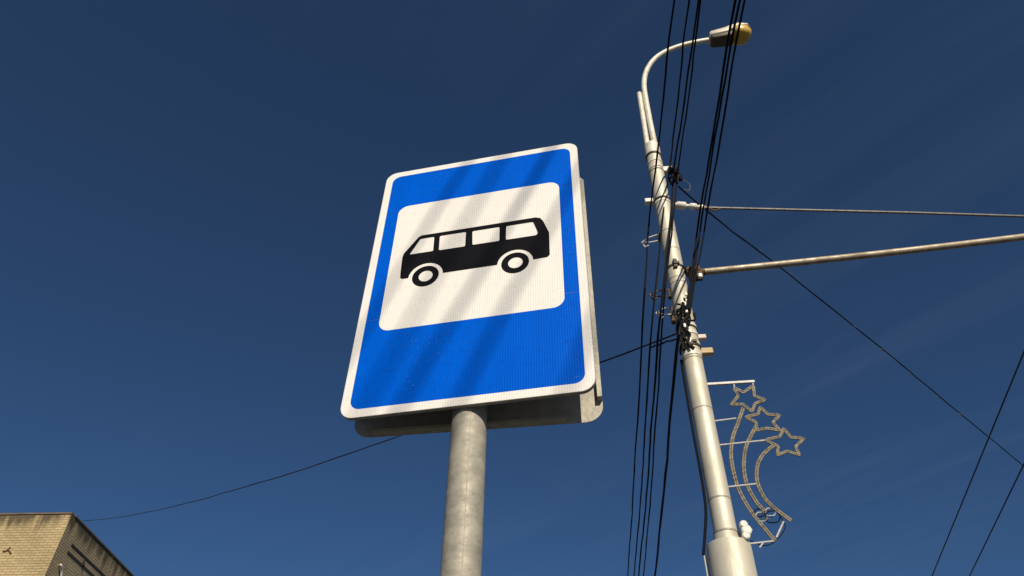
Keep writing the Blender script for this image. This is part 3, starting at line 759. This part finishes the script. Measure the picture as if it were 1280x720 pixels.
# ---------------------------------------------------------------- overhead cables along the street
GR = 'black cables strung along the street past the lamp mast'
DB = PB.y - RS - .05
def street_cable(name, top_px, mast_pts, far_px, depth, r, mt, label, aim=0.0, far=True, back=True, sag=.0):
    """runs from the mast behind the camera over its head, past the brackets of the mast, on to the next mast"""
    mid = [at_y(x, y, dp) for x, y, dp in mast_pts]
    pts = []
    if back:
        z0 = mid[0].z
        A = at_z(*top_px, z0 - .02 + sag)
        d = (A - mid[0]); d.z = 0; d.normalize()
        L0 = 27.0
        side = Vector((d.y, -d.x, 0))
        if side.x < 0: side = -side
        # the span behind swings sideways so that its shadow falls across the sign at aim (metres from the panel's middle)
        X = on_sign(aim, .45, 0); zt_ = A.z
        for _ in range(8):
            Hp = X + SUN_DIR * ((zt_ - X.z) / SUN_DIR.z); s = (Hp - A).dot(d)
            zt_ = A.z - .30 * math.sin(math.pi * s / L0)
        back_dx = (Hp - A).dot(side) * 9.0 / min(s, 12)
        tail = []
        for k in range(1, 13):
            s = L0 * k / 12
            tail.append(A + d * s + side * (back_dx * min(s, 12) / 9.0) + UP * (-.30 * math.sin(math.pi * k / 12)))
        pts += list(reversed(tail)) + [A, A.lerp(mid[0], .35) - UP * .0, A.lerp(mid[0], .7)]
    pts += mid
    if far:
        F = at_z(*far_px, mid[-1].z - .12)
        d = (F - mid[-1]).normalized()
        pts += [mid[-1].lerp(F, .5) - UP * .03, F, F + d * 8 + UP * .1, F + d * 20 + UP * .5]
    return wire(name, smooth_path(pts, 4), r, mt, label, 'cable', GR)
Y0 = PB.y
street_cable('overhead_cable', (843.6, 0), [(811, 284, Y0 - .06), (803.5, 404, Y0 + .02)], (785, 720), 0, .0086, M['cable'], 'single black cable hung on the pale hook, outermost beside the lamp mast', -.21)
street_cable('overhead_cable', (861.5, 0), [(836.5, 214, Y0 - .02), (827, 284, Y0 - .10), (813.8, 422, Y0 + .02)], (792.5, 720), 0, .0086, M['cable'], 'black cable running through the rusty hook of the lamp mast', -.09)
street_cable('overhead_cable', (873, 0), [(841, 219, Y0 - .02), (838, 280, Y0 - .14), (823, 420, Y0 - .0)], (798.7, 720), 0, .0098, M['cable'], 'black cable crossing the front of the silver mast below the top clamp', -.80)
street_cable('overhead_cable', (876.5, 0), [(846, 219, Y0 - .05), (842, 270, Y0 - .16), (828, 408, Y0 + .0)], (804.5, 720), 0, .0086, M['cable'], 'black cable running close beside the one across the mast front', -.62)
street_cable('overhead_cable', (919.5, 0), [(871.5, 290, Y0 - .16), (858, 386, Y0 - .14)], (818.7, 720), 0, .0102, M['cable'], 'thick black cable ending at the tied tangle on the lamp mast', .035, far=False)
street_cable('overhead_cable', (923.5, 0), [(875, 290, Y0 - .16), (861, 386, Y0 - .14)], (818.7, 720), 0, .0090, M['cable'], 'black cable twinned with the thick one tied to the lamp mast', .165, far=False)
street_cable('overhead_cable', (930.5, 0), [(880, 290, Y0 - .18), (862.5, 392, Y0 - .14)], (818.7, 720), 0, .0090, M['cable'], 'black cable of the lower pair, passing just clear of the bracket hinge', .39, far=False)
street_cable('overhead_cable', (0, 0), [(852, 402, Y0 - .15), (845, 440, Y0 - .12)], (818.7, 720), 0, .0130, M['cable'], 'thick black cable leaving the tied tangle for the next mast', back=False)

# the thin cable crossing to the building, the span wire to the other side of the street
la = at_y(846, 417, Y0 - .02)
BH = 12.0                                              # roof height of the building
lb_ = at_z(104, 651, BH - .12)
pts = sag_path(la, lb_, 0.0, 30)
def fit_sag(pa, pb, pix, n=36):
    """sagging cable between two points, the sag set so that it passes the picture point"""
    best = None
    for k in range(0, 300):
        s = k * .01; P = sag_path(pa, pb, s, n); e = 1e9
        for q in P:
            d = q - EYE; x = 640 + FPX * d.dot(CR) / d.dot(_f); y = 360 - FPX * d.dot(CU) / d.dot(_f)
            if abs(x - pix[0]) < 14: e = min(e, abs(y - pix[1] - (pix[0] - x) * .3))
        if best is None or e < best[0]: best = (e, P)
    return best[1]
wire('service_cable', fit_sag(la, lb_, (470, 556)), .0080, M['cable_old'], 'thin dark cable from the lamp mast passing behind the bus sign to the brick building', 'cable')
b_ = None
la2 = at_y(847, 424, Y0 - .02)
wire('service_cable', smooth_path([la2, at_y(836, 427, Y0 + .03), at_y(824, 431.5, Y0 + .12), at_y(812, 435.2, Y0 + .3)], 5), .008, M['cable'], 'short slack cable end looped under the service cable at the mast', 'cable')
sa = at_y(848, 233, Y0 - .03)
span_d = Vector((math.sin(RAD(47)), math.cos(RAD(47)), 0))
pl_n = Vector((span_d.y, -span_d.x, 0))
sp = [sa] + [at_plane(x, y, sa, pl_n) for x, y in ((905, 281), (960, 322), (1030, 377), (1100, 434), (1180, 500), (1280, 583))]
sp.append(sp[-1] + (sp[-1] - sp[-2]).normalized() * 10)
spw = wire('span_wire', smooth_path(sp, 5), .0098, M['cable'], 'black span wire slanting down from the mast top across the street', 'cable')
for x, y in ((950, 314), (988, 343), (1102, 437), (1137, 467), (1172, 496), (1200, 518), (1235, 546), (1068, 408)):
    c2 = at_plane(x, y, sa, pl_n); b_ = bmesh.new(); tube(b_, [c2 - (sp[4] - sp[3]).normalized() * .02, c2 + (sp[4] - sp[3]).normalized() * .02], .0125, 8)
    obj('cable_tie', b_, M['strand'], spw)

# ---------------------------------------------------------------- brick building
bc = at_z(90, 642.5, BH)
fd = Vector((-math.sin(RAD(93.2)), -math.cos(RAD(93.2)), 0))      # along the front wall, away from the corner
sd = Vector((math.sin(RAD(0.4)), math.cos(RAD(0.4)), 0))          # along the side wall
bl = thing('brick_building', Vector((bc.x, bc.y, -.14)), 'yellowish brick block with a stained parapet and two dark rails on its shaded side', 'building')
M['brick_front'] = brick_mat('cream_brick_front', fd, (.45, .352, .20), (.355, .278, .155), (.24, .19, .11), BH)
M['brick_side'] = brick_mat('grey_cream_brick_side', sd, (.46, .37, .24), (.37, .30, .19), (.22, .175, .11), BH)
def wall(name, d, L, nrm, ops, mt, th=.3):
    us = sorted({0, L} | {o[0] for o in ops} | {o[1] for o in ops}); zs_ = sorted({-.14, BH} | {o[2] for o in ops} | {o[3] for o in ops})
    b_ = bmesh.new(); base_ = Vector((bc.x, bc.y, 0))
    for i in range(len(us) - 1):
        for j in range(len(zs_) - 1):
            um, zm = (us[i] + us[i + 1]) / 2, (zs_[j] + zs_[j + 1]) / 2
            if any(o[0] < um < o[1] and o[2] < zm < o[3] for o in ops): continue
            b_.faces.new([b_.verts.new(base_ + d * u_ + UP * z_) for u_, z_ in ((us[i], zs_[j]), (us[i + 1], zs_[j]), (us[i + 1], zs_[j + 1]), (us[i], zs_[j + 1]))])
    for o in ops:
        for (u0, z0, u1, z1) in ((o[0], o[2], o[1], o[2]), (o[1], o[2], o[1], o[3]), (o[1], o[3], o[0], o[3]), (o[0], o[3], o[0], o[2])):
            A, B = base_ + d * u0 + UP * z0, base_ + d * u1 + UP * z1
            b_.faces.new([b_.verts.new(q) for q in (A, B, B - nrm * th, A - nrm * th)])
    bmesh.ops.remove_doubles(b_, verts=b_.verts, dist=.0005)
    w = obj(name, b_, mt, bl)
    for o in ops:
        c2 = base_ + d * (o[0] + o[1]) / 2 + UP * (o[2] + o[3]) / 2 - nrm * .16
        b_ = bmesh.new(); wd, ht = o[1] - o[0], o[3] - o[2]
        slab(b_, [[(-wd / 2, -ht / 2), (wd / 2, -ht / 2), (wd / 2, ht / 2), (-wd / 2, ht / 2)], [(-wd / 2 + .07, -ht / 2 + .07), (-.03, -ht / 2 + .07), (-.03, ht / 2 - .07), (-wd / 2 + .07, ht / 2 - .07)],
                  [(.03, -ht / 2 + .07), (wd / 2 - .07, -ht / 2 + .07), (wd / 2 - .07, ht / 2 - .07), (.03, ht / 2 - .07)]], lambda a, q, t: c2 + d * a + UP * q + nrm * t, -.04, .03)
        wi = obj('window', b_, M['wframe'], bl)
        b_ = bmesh.new(); box(b_, c2 - nrm * .01, d, nrm, UP, wd - .1, .01, ht - .1); obj('pane', b_, M['glass'], wi)
    return w
fn = Vector((-fd.y, fd.x, 0)); fn = fn if fn.y < 0 else -fn
sn = Vector((1, 0, 0)) if True else None
sn = Vector((sd.y, -sd.x, 0)); sn = sn if sn.x > 0 else -sn
fops = [(3.2 + 3.4 * k, 4.8 + 3.4 * k, z, z + 1.5) for k in range(3) for z in (1.2, 4.2, 7.2)]
sops = [(2.2 + 3.4 * k, 3.8 + 3.4 * k, z, z + 1.5) for k in range(6) for z in (1.2, 4.2, 7.2)]
wall('front_wall', fd, 14, fn, fops, M['brick_front']); wall('side_wall', sd, 24, sn, sops, M['brick_side'])
b_ = bmesh.new(); q0 = Vector((bc.x, bc.y, 0))
P4 = [q0, q0 + fd * 14, q0 + fd * 14 + sd * 24, q0 + sd * 24]
b_.faces.new([b_.verts.new(p + UP * (BH - .35)) for p in P4]); obj('roof', b_, M['roofing'], bl)
b_ = bmesh.new()
for a, c in ((1, 2), (2, 3)):
    b_.faces.new([b_.verts.new(q) for q in (P4[a] - UP * .14, P4[c] - UP * .14, P4[c] + UP * BH, P4[a] + UP * BH)])
obj('rear_walls', b_, M['brick_side'], bl)
for d, L, nrm in ((fd, 14, fn), (sd, 24, sn)):
    b_ = bmesh.new(); box(b_, q0 + d * (L / 2 + (.0 if d is fd else .18)) + UP * (BH + .025) - nrm * .12, d, nrm, UP, L, .30, .05); obj('coping', b_, M['roof_metal'], bl)
# two dark rails, a bent pipe on the side wall
def on_side(x, y, off=0.0): return at_plane(x, y, q0 + sn * off, sn)
for a, b in (((89.5, 680.5), (135, 728)), ((84.5, 690), (124, 731))):
    A, B = on_side(*a, .009), on_side(*b, .009); zz = A.z; B = Vector((B.x, B.y, zz)); B = A + sd * (B - A).length * .98
    b_ = bmesh.new(); box(b_, (A + B) / 2, sd, sn, UP, (B - A).length, .014, .065); rl = obj('wall_rail', b_, M['steel_dark'], bl)
c2 = on_side(106, 698.5, .03); b_ = bmesh.new(); box(b_, c2 - UP * .12, sd, sn, UP, .06, .03, .2); obj('rail_bracket', b_, M['steel_dark'], bl)
pp = [on_side(*q, o) for q, o in (((74.5, 707.5), .03), ((76, 706), .14), ((77.5, 709), .16), ((77.3, 716), .14), ((74.5, 730), .12))]
b_ = bmesh.new(); tube(b_, smooth_path(pp, 5), .032, 10); obj('bent_pipe', b_, M['pvc'], bl, smooth=True)
# twig-like crack of dead climber on the front wall
tw = [[(3.5, 689), (7, 689), (10, 687), (13, 684)], [(10, 687), (13, 690.5), (14, 692)], [(8, 688.5), (11, 686)]]
for T in tw:
    b_ = bmesh.new(); tube(b_, [at_plane(x, y, q0 + fn * .02, fn) for x, y in T], .022, 6); obj('dead_twig', b_, M['rusty_steel'], bl)
